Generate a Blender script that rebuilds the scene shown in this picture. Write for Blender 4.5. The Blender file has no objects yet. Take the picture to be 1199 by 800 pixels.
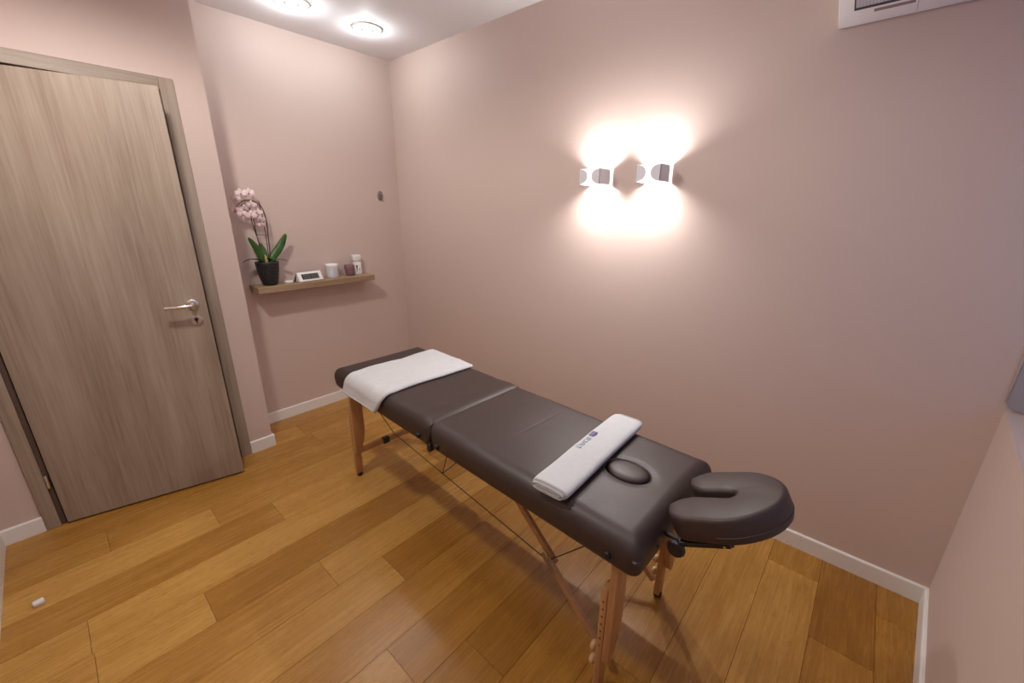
import bpy, bmesh, math, random
from mathutils import Vector, Matrix, Euler, noise

sc = bpy.context.scene
COL = sc.collection
PI = math.pi
random.seed(7)

# ------------------------------------------------------------------ room numbers
L = 3.527          # long wall length
H = 2.576          # ceiling
DX = 0.33          # door wall plane
YR = -1.327        # outer corner of door wall
YB = -2.494        # wall behind / beside camera
AR = 0.0725        # slight skew of the window wall
HB = 0.079         # baseboard height
BT = 0.012         # baseboard thickness
ZS = 0.874         # window sill
def xr(y): return L + AR * y

# ------------------------------------------------------------------ object helpers
def link(o):
    COL.objects.link(o); return o

def obj(name, bm, mat, parent=None, smooth=False, recalc=True):
    if recalc: bmesh.ops.recalc_face_normals(bm, faces=bm.faces)
    me = bpy.data.meshes.new(name)
    bm.to_mesh(me); bm.free()
    for m in (mat if isinstance(mat, (list, tuple)) else [mat]): me.materials.append(m)
    if smooth:
        for p in me.polygons: p.use_smooth = True
    o = link(bpy.data.objects.new(name, me))
    if parent: o.parent = parent
    return o

def autosmooth(o, ang=40):
    me = o.data
    bm = bmesh.new(); bm.from_mesh(me)
    lim = math.radians(ang)
    for e in bm.edges:
        e.smooth = (len(e.link_faces) == 2 and e.calc_face_angle(0) < lim)
    for f in bm.faces: f.smooth = True
    bm.to_mesh(me); bm.free()
    return o

def tag(o, label=None, cat=None, group=None, kind=None):
    if label: o['label'] = label
    if cat: o['category'] = cat
    if group: o['group'] = group
    if kind: o['kind'] = kind
    return o

def thing(name, label, cat, loc=(0, 0, 0), rotz=0.0, group=None):
    o = link(bpy.data.objects.new(name, None))
    o.empty_display_size = 0.05
    o.location = loc; o.rotation_euler = (0, 0, rotz)
    return tag(o, label, cat, group)

def struct(name, bm, mat, parent=None, smooth=False):
    o = obj(name, bm, mat, parent, smooth)
    if not parent: o['kind'] = 'structure'
    return o

# ------------------------------------------------------------------ mesh helpers
def NB(): return bmesh.new()

def box(bm, x0, x1, y0, y1, z0, z1, bev=0.0, seg=2, mi=0):
    vs = [bm.verts.new(p) for p in ((x0,y0,z0),(x1,y0,z0),(x1,y1,z0),(x0,y1,z0),(x0,y0,z1),(x1,y0,z1),(x1,y1,z1),(x0,y1,z1))]
    fs = [bm.faces.new([vs[i] for i in q]) for q in ((3,2,1,0),(4,5,6,7),(0,1,5,4),(1,2,6,5),(2,3,7,6),(3,0,4,7))]
    for f in fs: f.material_index = mi
    if bev > 0:
        es = list({e for f in fs for e in f.edges})
        bmesh.ops.bevel(bm, geom=es, offset=bev, segments=seg, profile=0.5, affect='EDGES', clamp_overlap=True)

def prism(bm, pts, lo, hi, axis='z', bev=0.0, seg=2):
    """polygon pts (2D) extruded along axis between lo and hi"""
    def P(p, h):
        return {'z': (p[0], p[1], h), 'y': (p[0], h, p[1]), 'x': (h, p[0], p[1])}[axis]
    a = [bm.verts.new(P(p, lo)) for p in pts]
    b = [bm.verts.new(P(p, hi)) for p in pts]
    n = len(pts)
    fs = [bm.faces.new(list(reversed(a))), bm.faces.new(b)]
    for i in range(n): fs.append(bm.faces.new((a[i], a[(i+1) % n], b[(i+1) % n], b[i])))
    if bev > 0:
        es = list({e for f in fs for e in f.edges})
        bmesh.ops.bevel(bm, geom=es, offset=bev, segments=seg, profile=0.5, affect='EDGES', clamp_overlap=True)

def lathe(bm, prof, c=(0, 0, 0), n=40, axis='z', cap0=True, cap1=True):
    rings = []
    for r, h in prof:
        ring = []
        for i in range(n):
            a = 2*PI*i/n
            p = {'z': (r*math.cos(a), r*math.sin(a), h), 'y': (r*math.cos(a), h, r*math.sin(a)), 'x': (h, r*math.cos(a), r*math.sin(a))}[axis]
            ring.append(bm.verts.new((p[0]+c[0], p[1]+c[1], p[2]+c[2])))
        rings.append(ring)
    for a, b in zip(rings, rings[1:]):
        for i in range(n): bm.faces.new((a[i], a[(i+1) % n], b[(i+1) % n], b[i]))
    if cap0: bm.faces.new(list(reversed(rings[0])))
    if cap1: bm.faces.new(rings[-1])

def tube(bm, pts, r, n=10, caps=True):
    pts = [Vector(p) for p in pts]
    rad = r if isinstance(r, (list, tuple)) else [r]*len(pts)
    rings = []; up = None
    for i, p in enumerate(pts):
        t = (pts[min(i+1, len(pts)-1)] - pts[max(i-1, 0)]).normalized()
        if up is None: up = Vector((0, 0, 1)) if abs(t.z) < 0.9 else Vector((1, 0, 0))
        s = t.cross(up).normalized(); up = s.cross(t).normalized()
        rings.append([bm.verts.new(p + (s*math.cos(2*PI*k/n) + up*math.sin(2*PI*k/n))*rad[i]) for k in range(n)])
    for a, b in zip(rings, rings[1:]):
        for i in range(n): bm.faces.new((a[i], a[(i+1) % n], b[(i+1) % n], b[i]))
    if caps:
        bm.faces.new(list(reversed(rings[0]))); bm.faces.new(rings[-1])

def spline(pts, n=8):
    P = [Vector(p) for p in pts]; out = []
    for i in range(len(P)-1):
        p0 = P[max(i-1, 0)]; p1 = P[i]; p2 = P[i+1]; p3 = P[min(i+2, len(P)-1)]
        for k in range(n):
            t = k/n
            out.append(0.5*((2*p1) + (p2-p0)*t + (2*p0-5*p1+4*p2-p3)*t*t + (3*p1-p0-3*p2+p3)*t**3))
    out.append(P[-1]); return out

def bar(bm, a, b, w, h, up=(0, 0, 1), bev=0.0):
    """rectangular bar from a to b: w across, h along up"""
    a = Vector(a); b = Vector(b); t = (b-a).normalized(); u = Vector(up)
    s = t.cross(u).normalized(); u = s.cross(t).normalized()
    vs = []
    for p in (a, b):
        for (i, j) in ((-1, -1), (1, -1), (1, 1), (-1, 1)):
            vs.append(bm.verts.new(p + s*(i*w/2) + u*(j*h/2)))
    fs = [bm.faces.new([vs[k] for k in q]) for q in ((3,2,1,0),(4,5,6,7),(0,1,5,4),(1,2,6,5),(2,3,7,6),(3,0,4,7))]
    if bev > 0:
        es = list({e for f in fs for e in f.edges})
        bmesh.ops.bevel(bm, geom=es, offset=bev, segments=2, profile=0.5, affect='EDGES', clamp_overlap=True)

# ------------------------------------------------------------------ materials
class NT:
    def __init__(s, name):
        s.m = bpy.data.materials.new(name); s.m.use_nodes = True
        s.t = s.m.node_tree; s.n = s.t.nodes; s.l = s.t.links
        s.b = s.n['Principled BSDF']; s.out = s.n['Material Output']
    def add(s, typ, **kw):
        n = s.n.new(typ)
        for k, v in kw.items():
            if k in n.inputs: n.inputs[k].default_value = v
            else: setattr(n, k, v)
        return n
    def link(s, a, b): s.l.new(a, b)
    def coords(s, scale=(1, 1, 1), rot=(0, 0, 0), src='Object'):
        c = s.add('ShaderNodeTexCoord'); m = s.add('ShaderNodeMapping')
        m.inputs['Scale'].default_value = scale; m.inputs['Rotation'].default_value = rot
        s.link(c.outputs[src], m.inputs['Vector']); return m.outputs['Vector']
    def noise(s, vec, scale, detail=3.0, rough=0.55, dist=0.0):
        n = s.add('ShaderNodeTexNoise', Scale=scale, Detail=detail, Roughness=rough, Distortion=dist)
        if vec is not None: s.link(vec, n.inputs['Vector'])
        return n.outputs['Fac']
    def ramp(s, fac, stops):
        r = s.add('ShaderNodeValToRGB'); e = r.color_ramp.elements
        while len(e) < len(stops): e.new(0.5)
        for i, (p, c) in enumerate(stops):
            e[i].position = p; e[i].color = (*c, 1) if len(c) == 3 else c
        s.link(fac, r.inputs['Fac']); return r.outputs['Color']
    def math(s, op, a, b=None):
        n = s.add('ShaderNodeMath', operation=op)
        for i, v in enumerate((a, b)):
            if v is None: continue
            if isinstance(v, (int, float)): n.inputs[i].default_value = v
            else: s.link(v, n.inputs[i])
        return n.outputs[0]
    def mix(s, fac, a, b, blend='MIX'):
        n = s.add('ShaderNodeMix', data_type='RGBA', blend_type=blend)
        for sock, v in ((n.inputs[0], fac), (n.inputs[6], a), (n.inputs[7], b)):
            if isinstance(v, (int, float)): sock.default_value = v
            elif isinstance(v, tuple): sock.default_value = (*v, 1) if len(v) == 3 else v
            else: s.link(v, sock)
        return n.outputs[2]
    def bump(s, h, strength=0.1, dist=0.01):
        b = s.add('ShaderNodeBump', Strength=strength, Distance=dist)
        s.link(h, b.inputs['Height']); s.link(b.outputs['Normal'], s.b.inputs['Normal'])

def plain(name, col, rough=0.5, metal=0.0, spec=None, var=0.06, nscale=30, bump=0.0, bscale=200, emit=None, coat=0.0):
    t = NT(name); v = t.coords()
    c = t.mix(t.noise(v, nscale), tuple(x*(1-var) for x in col), tuple(min(1, x*(1+var)) for x in col))
    t.link(c, t.b.inputs['Base Color'])
    t.b.inputs['Roughness'].default_value = rough; t.b.inputs['Metallic'].default_value = metal
    if spec is not None: t.b.inputs['Specular IOR Level'].default_value = spec
    if coat: t.b.inputs['Coat Weight'].default_value = coat
    if bump: t.bump(t.noise(v, bscale, 4), bump, 0.002)
    if emit:
        t.b.inputs['Emission Color'].default_value = (*emit[0], 1); t.b.inputs['Emission Strength'].default_value = emit[1]
    return t.m

LAMP_E = 430.0
WALLC = (0.588, 0.472, 0.424)
M = {}
M['wall'] = plain('pink_wall_paint', WALLC, 0.55, var=0.012, nscale=3, bump=0.06, bscale=260, spec=0.3)
M['ceiling'] = plain('ceiling_paint', (0.80, 0.80, 0.825), 0.7, var=0.01, nscale=3, bump=0.04, spec=0.25)
M['white_paint'] = plain('white_skirting_paint', (0.78, 0.76, 0.74), 0.4, var=0.03, nscale=8)
M['black'] = plain('black_plastic', (0.012, 0.012, 0.014), 0.38, var=0.1)
M['rubber'] = plain('black_rubber', (0.015, 0.014, 0.013), 0.7)
M['chrome'] = plain('satin_chrome', (0.72, 0.71, 0.70), 0.18, metal=1.0, var=0.02)
M['steel'] = plain('dark_steel', (0.35, 0.33, 0.32), 0.35, metal=1.0)
M['darkwire'] = plain('dark_cable', (0.02, 0.016, 0.014), 0.5)
M['white_plastic'] = plain('white_plastic', (0.80, 0.80, 0.79), 0.35, var=0.015)
M['grey_plastic'] = plain('grey_plastic', (0.30, 0.30, 0.31), 0.45, var=0.03)
M['lamp_white'] = plain('lamp_white_enamel', (0.85, 0.85, 0.85), 0.4, var=0.01)
M['lamp_grey'] = plain('lamp_grey_enamel', (0.66, 0.66, 0.70), 0.45, var=0.02)
M['diffuser'] = plain('lamp_opal_strip', (0.85, 0.85, 0.88), 0.4, var=0.01, emit=((0.96, 0.97, 1.0), 1.0))
M['bulb'] = plain('lamp_bulb', (0.9, 0.9, 0.9), 0.4, emit=((1.0, 0.97, 0.95), LAMP_E))
M['ring_glow'] = plain('downlight_glass_ring', (0.9, 0.9, 0.9), 0.3, emit=((0.97, 1.0, 0.97), 8.0))
M['pale_wood'] = plain('pale_knob_wood', (0.62, 0.40, 0.22), 0.45, var=0.08)
M['scrap'] = plain('white_rubber', (0.75, 0.73, 0.72), 0.5)
M['soil'] = plain('bark_mix', (0.035, 0.022, 0.014), 0.9, var=0.5, nscale=120, bump=0.8, bscale=120)
M['stem'] = plain('orchid_stem', (0.055, 0.02, 0.018), 0.55, var=0.3)
M['root'] = plain('pale_shoot', (0.55, 0.50, 0.22), 0.5)
M['lip'] = plain('orchid_lip', (0.36, 0.13, 0.17), 0.5)
M['candle_white'] = plain('white_tin', (0.80, 0.79, 0.80), 0.4, var=0.01)
M['candle_blue'] = plain('pale_blue_label', (0.55, 0.66, 0.76), 0.5)
M['wax'] = plain('wax', (0.72, 0.62, 0.58), 0.5)
M['print'] = plain('dark_print', (0.09, 0.075, 0.07), 0.6)
M['label_tan'] = plain('tan_print', (0.62, 0.54, 0.46), 0.6)
M['thread_blue'] = plain('blue_thread', (0.30, 0.40, 0.52), 0.7)
M['thread_purple'] = plain('purple_thread', (0.27, 0.24, 0.40), 0.7)
M['cap_dark'] = plain('dark_cap_metal', (0.012, 0.012, 0.013), 0.6)
M['ac_white'] = plain('white_casing', (0.90, 0.90, 0.91), 0.35, var=0.01)
M['taupe'] = plain('taupe_marking', (0.33, 0.24, 0.23), 0.5)
M['panel_grey'] = plain('grey_window_lining', (0.33, 0.31, 0.325), 0.35, var=0.02)
M['panel_edge'] = plain('pale_window_bead', (0.62, 0.60, 0.66), 0.3)

def mat_leaf():
    t = NT('orchid_leaf'); v = t.coords((1, 1, 1))
    c = t.ramp(t.noise(v, 18, 3), [(0.3, (0.016, 0.058, 0.010)), (0.75, (0.060, 0.150, 0.024))])
    t.link(c, t.b.inputs['Base Color']); t.b.inputs['Roughness'].default_value = 0.35
    return t.m
M['leaf'] = mat_leaf()

def mat_petal():
    t = NT('orchid_petal'); v = t.coords()
    c = t.ramp(t.noise(v, 60, 3), [(0.3, (0.62, 0.44, 0.45)), (0.7, (0.84, 0.72, 0.72))])
    t.link(c, t.b.inputs['Base Color']); t.b.inputs['Roughness'].default_value = 0.6
    return t.m
M['petal'] = mat_petal()

def mat_pot():
    t = NT('black_ribbed_pot'); v = t.coords()
    vo = t.add('ShaderNodeTexVoronoi', Scale=70.0); t.link(v, vo.inputs['Vector'])
    t.link(t.ramp(vo.outputs['Distance'], [(0.0, (0.006, 0.006, 0.007)), (1.0, (0.018, 0.018, 0.019))]), t.b.inputs['Base Color'])
    t.b.inputs['Roughness'].default_value = 0.5
    t.bump(vo.outputs['Distance'], 0.6, 0.004)
    return t.m
M['pot'] = mat_pot()

def mat_glass_purple():
    t = NT('mauve_glass')
    v = t.coords()
    c = t.mix(t.noise(v, 14), (0.30, 0.155, 0.185), (0.38, 0.21, 0.24))
    t.link(c, t.b.inputs['Base Color'])
    t.b.inputs['Roughness'].default_value = 0.12
    t.b.inputs['Transmission Weight'].default_value = 0.35
    t.b.inputs['IOR'].default_value = 1.3
    return t.m
M['mauve'] = mat_glass_purple()

def mat_leather():
    t = NT('brown_vinyl'); v = t.coords()
    c = t.mix(t.noise(v, 5, 4), (0.036, 0.0225, 0.0195), (0.047, 0.030, 0.0265))
    t.link(c, t.b.inputs['Base Color'])
    t.link(t.math('ADD', t.math('MULTIPLY', t.noise(v, 9, 3), 0.10), 0.43), t.b.inputs['Roughness'])
    t.b.inputs['Specular IOR Level'].default_value = 0.5
    vo = t.add('ShaderNodeTexVoronoi', Scale=420.0); t.link(v, vo.inputs['Vector'])
    h = t.math('ADD', t.math('MULTIPLY', vo.outputs['Distance'], 0.15), t.math('MULTIPLY', t.noise(v, 6, 3), 3.0))
    t.bump(h, 0.10, 0.004)
    return t.m
M['leather'] = mat_leather()

def mat_towel():
    t = NT('white_terry'); v = t.coords()
    c = t.mix(t.noise(v, 40, 3), (0.55, 0.56, 0.57), (0.62, 0.635, 0.65))
    t.link(c, t.b.inputs['Base Color']); t.b.inputs['Roughness'].default_value = 0.95
    t.b.inputs['Sheen Weight'].default_value = 0.15
    t.b.inputs['Specular IOR Level'].default_value = 0.1
    h = t.math('ADD', t.noise(v, 450, 3), t.math('MULTIPLY', t.noise(v, 14, 3), 1.6))
    t.bump(h, 0.45, 0.004)
    return t.m
M['towel'] = mat_towel()

def mat_wood(name, c0, c1, c2, axis, rough=0.5, fine=90, broad=7, bump=0.05, coat=0.0):
    """straight grain along an object axis"""
    t = NT(name)
    sc1 = [1, 1, 1]; sc1['xyz'.index(axis)] = 0.035
    v = t.coords(tuple(sc1)); 
    sc2 = [1, 1, 1]; sc2['xyz'.index(axis)] = 0.10
    v2 = t.coords(tuple(sc2))
    f = t.noise(v, fine, 5, 0.65); b = t.noise(v2, broad, 3, 0.5, 0.3)
    fac = t.math('ADD', t.math('MULTIPLY', f, 0.5), t.math('MULTIPLY', b, 0.5))
    c = t.ramp(fac, [(0.33, c0), (0.5, c1), (0.68, c2)])
    t.link(c, t.b.inputs['Base Color']); t.b.inputs['Roughness'].default_value = rough
    t.bump(f, bump, 0.002)
    if coat: t.b.inputs['Coat Weight'].default_value = coat
    return t.m
DOORC = ((0.220, 0.165, 0.122), (0.315, 0.250, 0.193), (0.395, 0.328, 0.260))
M['door'] = mat_wood('grey_oak_veneer', *DOORC, 'z', 0.5, 95, 10)
M['door_h'] = mat_wood('grey_oak_veneer_cross', *DOORC, 'y', 0.5, 85, 6)
M['door_edge'] = mat_wood('dark_door_edge', (0.075, 0.045, 0.033), (0.10, 0.062, 0.046), (0.13, 0.085, 0.065), 'z', 0.6)
M['shelf'] = mat_wood('brown_oak_shelf', (0.24, 0.16, 0.09), (0.34, 0.235, 0.14), (0.43, 0.31, 0.20), 'y', 0.5, 90, 9)
M['beech'] = mat_wood('varnished_beech', (0.36, 0.18, 0.07), (0.46, 0.245, 0.10), (0.56, 0.32, 0.15), 'z', 0.38, 90, 8, 0.03)
M['beech_x'] = mat_wood('varnished_beech_strip', (0.30, 0.15, 0.065), (0.40, 0.21, 0.095), (0.50, 0.28, 0.13), 'x', 0.4, 90, 8, 0.03)

def mat_floor():
    t = NT('oak_planks')
    at = t.add('ShaderNodeAttribute', attribute_name='tone'); sd = t.add('ShaderNodeAttribute', attribute_name='seed')
    tc = t.add('ShaderNodeTexCoord')
    comb = t.add('ShaderNodeCombineXYZ'); t.link(sd.outputs['Fac'], comb.inputs[2])
    ad = t.add('ShaderNodeVectorMath', operation='ADD'); t.link(tc.outputs['Object'], ad.inputs[0]); t.link(comb.outputs[0], ad.inputs[1])
    def mp(scale):
        m = t.add('ShaderNodeMapping'); m.inputs['Scale'].default_value = scale
        t.link(ad.outputs[0], m.inputs['Vector']); return m.outputs['Vector']
    fine = t.noise(mp((1, 0.035, 1)), 120, 6, 0.7)
    broad = t.noise(mp((1, 0.12, 1)), 11, 3, 0.5, 0.6)
    fleck = t.noise(mp((1, 0.35, 1)), 75, 3, 0.6, 1.2)
    fm = t.ramp(fleck, [(0.56, (0, 0, 0)), (0.64, (1, 1, 1))])
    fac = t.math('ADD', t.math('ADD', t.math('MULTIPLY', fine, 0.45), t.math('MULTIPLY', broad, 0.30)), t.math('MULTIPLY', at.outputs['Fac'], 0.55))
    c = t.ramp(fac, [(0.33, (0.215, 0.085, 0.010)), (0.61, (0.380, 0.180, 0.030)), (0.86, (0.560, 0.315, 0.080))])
    fl = t.math('MULTIPLY', fm, 0.30)
    c = t.mix(fl, c, (0.22, 0.088, 0.012))
    t.link(c, t.b.inputs['Base Color'])
    t.link(t.math('ADD', t.math('MULTIPLY', fine, 0.12), 0.21), t.b.inputs['Roughness'])
    t.b.inputs['Specular IOR Level'].default_value = 0.5
    h = t.math('ADD', t.math('MULTIPLY', fine, 0.5), t.math('MULTIPLY', t.noise(mp((1, 0.3, 1)), 9, 2), 1.2))
    t.bump(h, 0.10, 0.003)
    return t.m
M['floor'] = mat_floor()
M['gap'] = plain('plank_gap', (0.10, 0.042, 0.012), 0.8)

def mat_grille():
    t = NT('grey_mesh_filter'); v = t.coords()
    br = t.add('ShaderNodeTexChecker', Scale=1.0)
    w1 = t.add('ShaderNodeTexWave', wave_type='BANDS', bands_direction='X', Scale=36.0); t.link(v, w1.inputs['Vector'])
    w2 = t.add('ShaderNodeTexWave', wave_type='BANDS', bands_direction='Y', Scale=36.0); t.link(v, w2.inputs['Vector'])
    f = t.math('MAXIMUM', w1.outputs['Fac'], w2.outputs['Fac'])
    c = t.ramp(f, [(0.75, (0.62, 0.62, 0.66)), (1.0, (0.42, 0.42, 0.46))])
    t.link(c, t.b.inputs['Base Color']); t.b.inputs['Roughness'].default_value = 0.5
    return t.m
M['grille'] = mat_grille()

def mat_pane():
    t = NT('window_glass')
    tr = t.add('ShaderNodeBsdfTransparent'); tr.inputs['Color'].default_value = (0.93, 0.96, 0.97, 1)
    gl = t.add('ShaderNodeBsdfGlossy', Roughness=0.02)
    mx = t.add('ShaderNodeMixShader'); mx.inputs[0].default_value = 0.08
    t.link(tr.outputs[0], mx.inputs[1]); t.link(gl.outputs[0], mx.inputs[2]); t.link(mx.outputs[0], t.out.inputs['Surface'])
    return t.m
M['pane'] = mat_pane()

def mat_scuffed():
    t = NT('white_skirting_scuffed'); v = t.coords()
    n = t.ramp(t.noise(v, 85, 3, 0.7), [(0.60, (0, 0, 0)), (0.66, (1, 1, 1))])
    sx = t.add('ShaderNodeSeparateXYZ'); t.link(v, sx.inputs[0])
    d = t.math('ABSOLUTE', t.math('SUBTRACT', sx.outputs[0], 3.04))
    msk = t.math('MULTIPLY', t.math('LESS_THAN', d, 0.075), n)
    c = t.mix(t.math('MULTIPLY', msk, 0.6), (0.76, 0.74, 0.72), (0.16, 0.10, 0.09))
    t.link(c, t.b.inputs['Base Color']); t.b.inputs['Roughness'].default_value = 0.4
    return t.m
M['scuffed'] = mat_scuffed()

# ------------------------------------------------------------------ floor
PW = 0.1888
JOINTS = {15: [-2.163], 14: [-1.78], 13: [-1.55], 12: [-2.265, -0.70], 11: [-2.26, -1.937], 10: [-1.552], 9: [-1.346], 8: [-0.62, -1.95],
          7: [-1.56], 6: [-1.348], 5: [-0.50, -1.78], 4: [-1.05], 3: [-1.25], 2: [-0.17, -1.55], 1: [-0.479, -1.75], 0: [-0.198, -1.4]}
TONES = {(15, 0): 0.50, (15, 1): 0.50, (14, 0): 0.78, (14, 1): 0.58, (13, 0): 0.52, (13, 1): 0.72, (12, 1): 0.80, (12, 0): 0.74, (11, 2): 0.34,  # plank colour varies; lit left rows also painted lighter, rows in table shadow darker
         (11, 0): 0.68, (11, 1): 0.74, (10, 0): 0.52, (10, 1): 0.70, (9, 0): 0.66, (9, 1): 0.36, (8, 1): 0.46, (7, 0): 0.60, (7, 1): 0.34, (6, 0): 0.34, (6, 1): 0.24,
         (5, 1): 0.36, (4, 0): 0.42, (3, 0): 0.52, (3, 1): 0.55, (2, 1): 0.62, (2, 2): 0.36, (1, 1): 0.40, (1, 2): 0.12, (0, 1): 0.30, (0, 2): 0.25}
def build_floor():
    bm = NB()
    lt = bm.faces.layers.float.new('tone'); ls = bm.faces.layers.float.new('seed')
    rnd = random.Random(11)
    def quad(ps, mi, tone=0.5, seed=0.0):
        f = bm.faces.new([bm.verts.new(p) for p in ps]); f.material_index = mi; f[lt] = tone; f[ls] = seed
    quad([(-0.1, -2.62, -0.0016), (3.7, -2.62, -0.0016), (3.7, 0.05, -0.0016), (-0.1, 0.05, -0.0016)], 1)
    quad([(-0.1, -2.62, -0.03), (-0.1, 0.05, -0.03), (3.7, 0.05, -0.03), (3.7, -2.62, -0.03)], 1)
    g = 0.0004
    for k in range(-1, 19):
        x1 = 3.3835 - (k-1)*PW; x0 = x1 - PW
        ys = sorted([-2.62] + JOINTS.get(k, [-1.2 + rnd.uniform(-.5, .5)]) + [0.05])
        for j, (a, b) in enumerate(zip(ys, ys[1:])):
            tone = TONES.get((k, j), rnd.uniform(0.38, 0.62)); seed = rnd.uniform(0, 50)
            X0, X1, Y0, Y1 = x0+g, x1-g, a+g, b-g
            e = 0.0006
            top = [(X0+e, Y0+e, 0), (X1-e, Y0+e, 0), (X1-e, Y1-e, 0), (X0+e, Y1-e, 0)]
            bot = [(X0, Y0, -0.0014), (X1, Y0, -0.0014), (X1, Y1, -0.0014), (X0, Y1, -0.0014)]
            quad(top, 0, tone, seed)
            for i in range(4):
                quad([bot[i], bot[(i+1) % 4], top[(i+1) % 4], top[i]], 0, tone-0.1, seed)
    o = obj('floor', bm, [M['floor'], M['gap']], recalc=False)
    o['kind'] = 'structure'
build_floor()

# ------------------------------------------------------------------ walls and ceiling
bm = NB(); box(bm, -0.15, 3.95, 0.0, 0.12, -0.03, H); struct('wall_back', bm, M['wall'])
bm = NB(); box(bm, -0.15, 0.0, -2.62, 0.0, -0.03, H); struct('wall_left', bm, M['wall'])
FO0, FO1, FI0, FI1, FT, FTI = -2.3515, -1.4588, -2.303, -1.517, 2.10, 2.045
bm = NB()
box(bm, 0.0, DX, FO1-0.02, YR, -0.03, H)
box(bm, 0.16, DX, -2.62, FO0+0.02, -0.03, H)
box(bm, 0.16, DX, FO0+0.02, FO1-0.02, FT-0.02, H)
struct('wall_left_door', bm, M['wall'])
bm = NB(); box(bm, 0.0, 3.95, -2.62, YB, -0.03, H); struct('wall_front', bm, M['wall'])
WY0, WY1, WZ1 = -1.95, -0.0, 2.25
def rprism(bm, y0, y1, z0, z1, d0=0.0, d1=0.34):
    prism(bm, [(xr(y0)+d0, y0), (xr(y0)+d1, y0), (xr(y1)+d1, y1), (xr(y1)+d0, y1)], z0, z1)
bm = NB()
rprism(bm, YB, 0.0, -0.03, ZS); rprism(bm, YB, WY0, ZS, WZ1); rprism(bm, YB, 0.0, WZ1, H)
struct('wall_right', bm, M['wall'])
bm = NB(); box(bm, -0.15, 3.95, -2.62, 0.12, H, H+0.1); struct('ceiling', bm, M['ceiling'])

# baseboards (rounded top edge)
def skirt(name, a, b, nrm, mat=None):
    a = Vector((a[0], a[1], 0)); b = Vector((b[0], b[1], 0)); n = Vector((nrm[0], nrm[1], 0)).normalized()
    prof = [(0, 0), (BT, 0), (BT, HB-0.006), (BT-0.002, HB-0.002), (BT-0.006, HB), (0, HB)]
    bm = NB()
    A = [bm.verts.new(a + n*p + Vector((0, 0, z))) for p, z in prof]
    B = [bm.verts.new(b + n*p + Vector((0, 0, z))) for p, z in prof]
    k = len(prof)
    for i in range(k): bm.faces.new((A[i], A[(i+1) % k], B[(i+1) % k], B[i]))
    bm.faces.new(A); bm.faces.new(list(reversed(B)))
    return struct(name, bm, mat or M['white_paint'])
skirt('baseboard_back', (0, 0), (L, 0), (0, -1), M['scuffed'])
skirt('baseboard_left', (0, YR), (0, -BT), (1, 0))
skirt('baseboard_left_door', (DX, FO1+0.001), (DX, YR+BT), (1, 0))
skirt('baseboard_left_return', (0.0+BT, YR), (DX, YR), (0, 1))
skirt('baseboard_left_end', (DX, YB), (DX, FO0-0.001), (1, 0))
skirt('baseboard_front', (DX+BT, YB), (xr(YB)-BT, YB), (0, 1))
skirt('baseboard_right', (xr(-BT), -BT), (xr(YB), YB), (-1, AR))

# ------------------------------------------------------------------ door
d = thing('door_1', None, None, (0, 0, 0)); d['kind'] = 'structure'
d['label'] = 'grey-brown wood-grain door standing slightly ajar in its frame'
bm = NB()
for y0, y1 in ((FO0, FI0), (FI1, FO1)): box(bm, 0.17, DX+0.013, y0, y1, 0.0, FT, 0.0015, 1)
obj('frame', bm, M['door'], d)
bm = NB(); box(bm, 0.17, DX+0.0125, FI0, FI1, FTI, FT, 0.0015, 1); obj('frame_head', bm, M['door_h'], d)
bm = NB()
for y0, y1 in ((FI0, FI0+0.012), (FI1-0.012, FI1)): box(bm, 0.20, 0.265, y0, y1, 0.0, FTI-0.001)
box(bm, 0.20, 0.265, FI0+0.012, FI1-0.012, FTI-0.012, FTI-0.001)
obj('door_stop_strip', bm, M['door_edge'], d)
ANG = math.radians(13.4)
leaf = link(bpy.data.objects.new('door_leaf', None)); bpy.data.objects.remove(leaf)
LT = 0.042; LL = 0.742
bm = NB()
box(bm, -LT, 0.0, 0.0, LL, 0.010, 2.022, 0.0015, 1)
leaf = obj('leaf', bm, M['door'], d)
leaf.location = (0.354, -2.281, 0); leaf.rotation_euler = (0, 0, -ANG)
# lever handle: rose, neck, lever
hy, hz = LL-0.058, 1.035
bm = NB()
lathe(bm, [(0.026, 0.001), (0.026, 0.007), (0.023, 0.010), (0.012, 0.011)], (0, hy, hz), 32, 'x')
tube(bm, spline([(0.010, hy, hz), (0.035, hy, hz), (0.052, hy-0.004, hz), (0.058, hy-0.022, hz), (0.058, hy-0.06, hz), (0.055, hy-0.106, hz)], 6), [0.0105]*25+[0.0095]*6, 14)
autosmooth(obj('handle', bm, M['chrome'], leaf))['label'] = 'chrome lever handle'
bm = NB()
lathe(bm, [(0.026, 0.001), (0.026, 0.007), (0.023, 0.010), (0.010, 0.0105)], (0, hy+0.003, hz-0.082), 32, 'x')
lock = autosmooth(obj('lock', bm, M['chrome'], leaf)); lock['label'] = 'chrome lock rosette'
bm = NB(); box(bm, 0.009, 0.0118, hy-0.0005, hy+0.0065, hz-0.095, hz-0.070, 0.001, 1); obj('keyhole', bm, M['black'], lock) if False else None
bm2 = NB(); prism(bm2, [(hy+0.003+0.009*math.cos(a*PI/8), hz-0.078+0.009*math.sin(a*PI/8)) for a in range(16)], 0.0095, 0.0112, 'x')
box(bm2, 0.0095, 0.0112, hy, hy+0.006, hz-0.100, hz-0.080)
obj('keyhole', bm2, M['black'], leaf)
bm.free() if bm.is_valid else None
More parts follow.
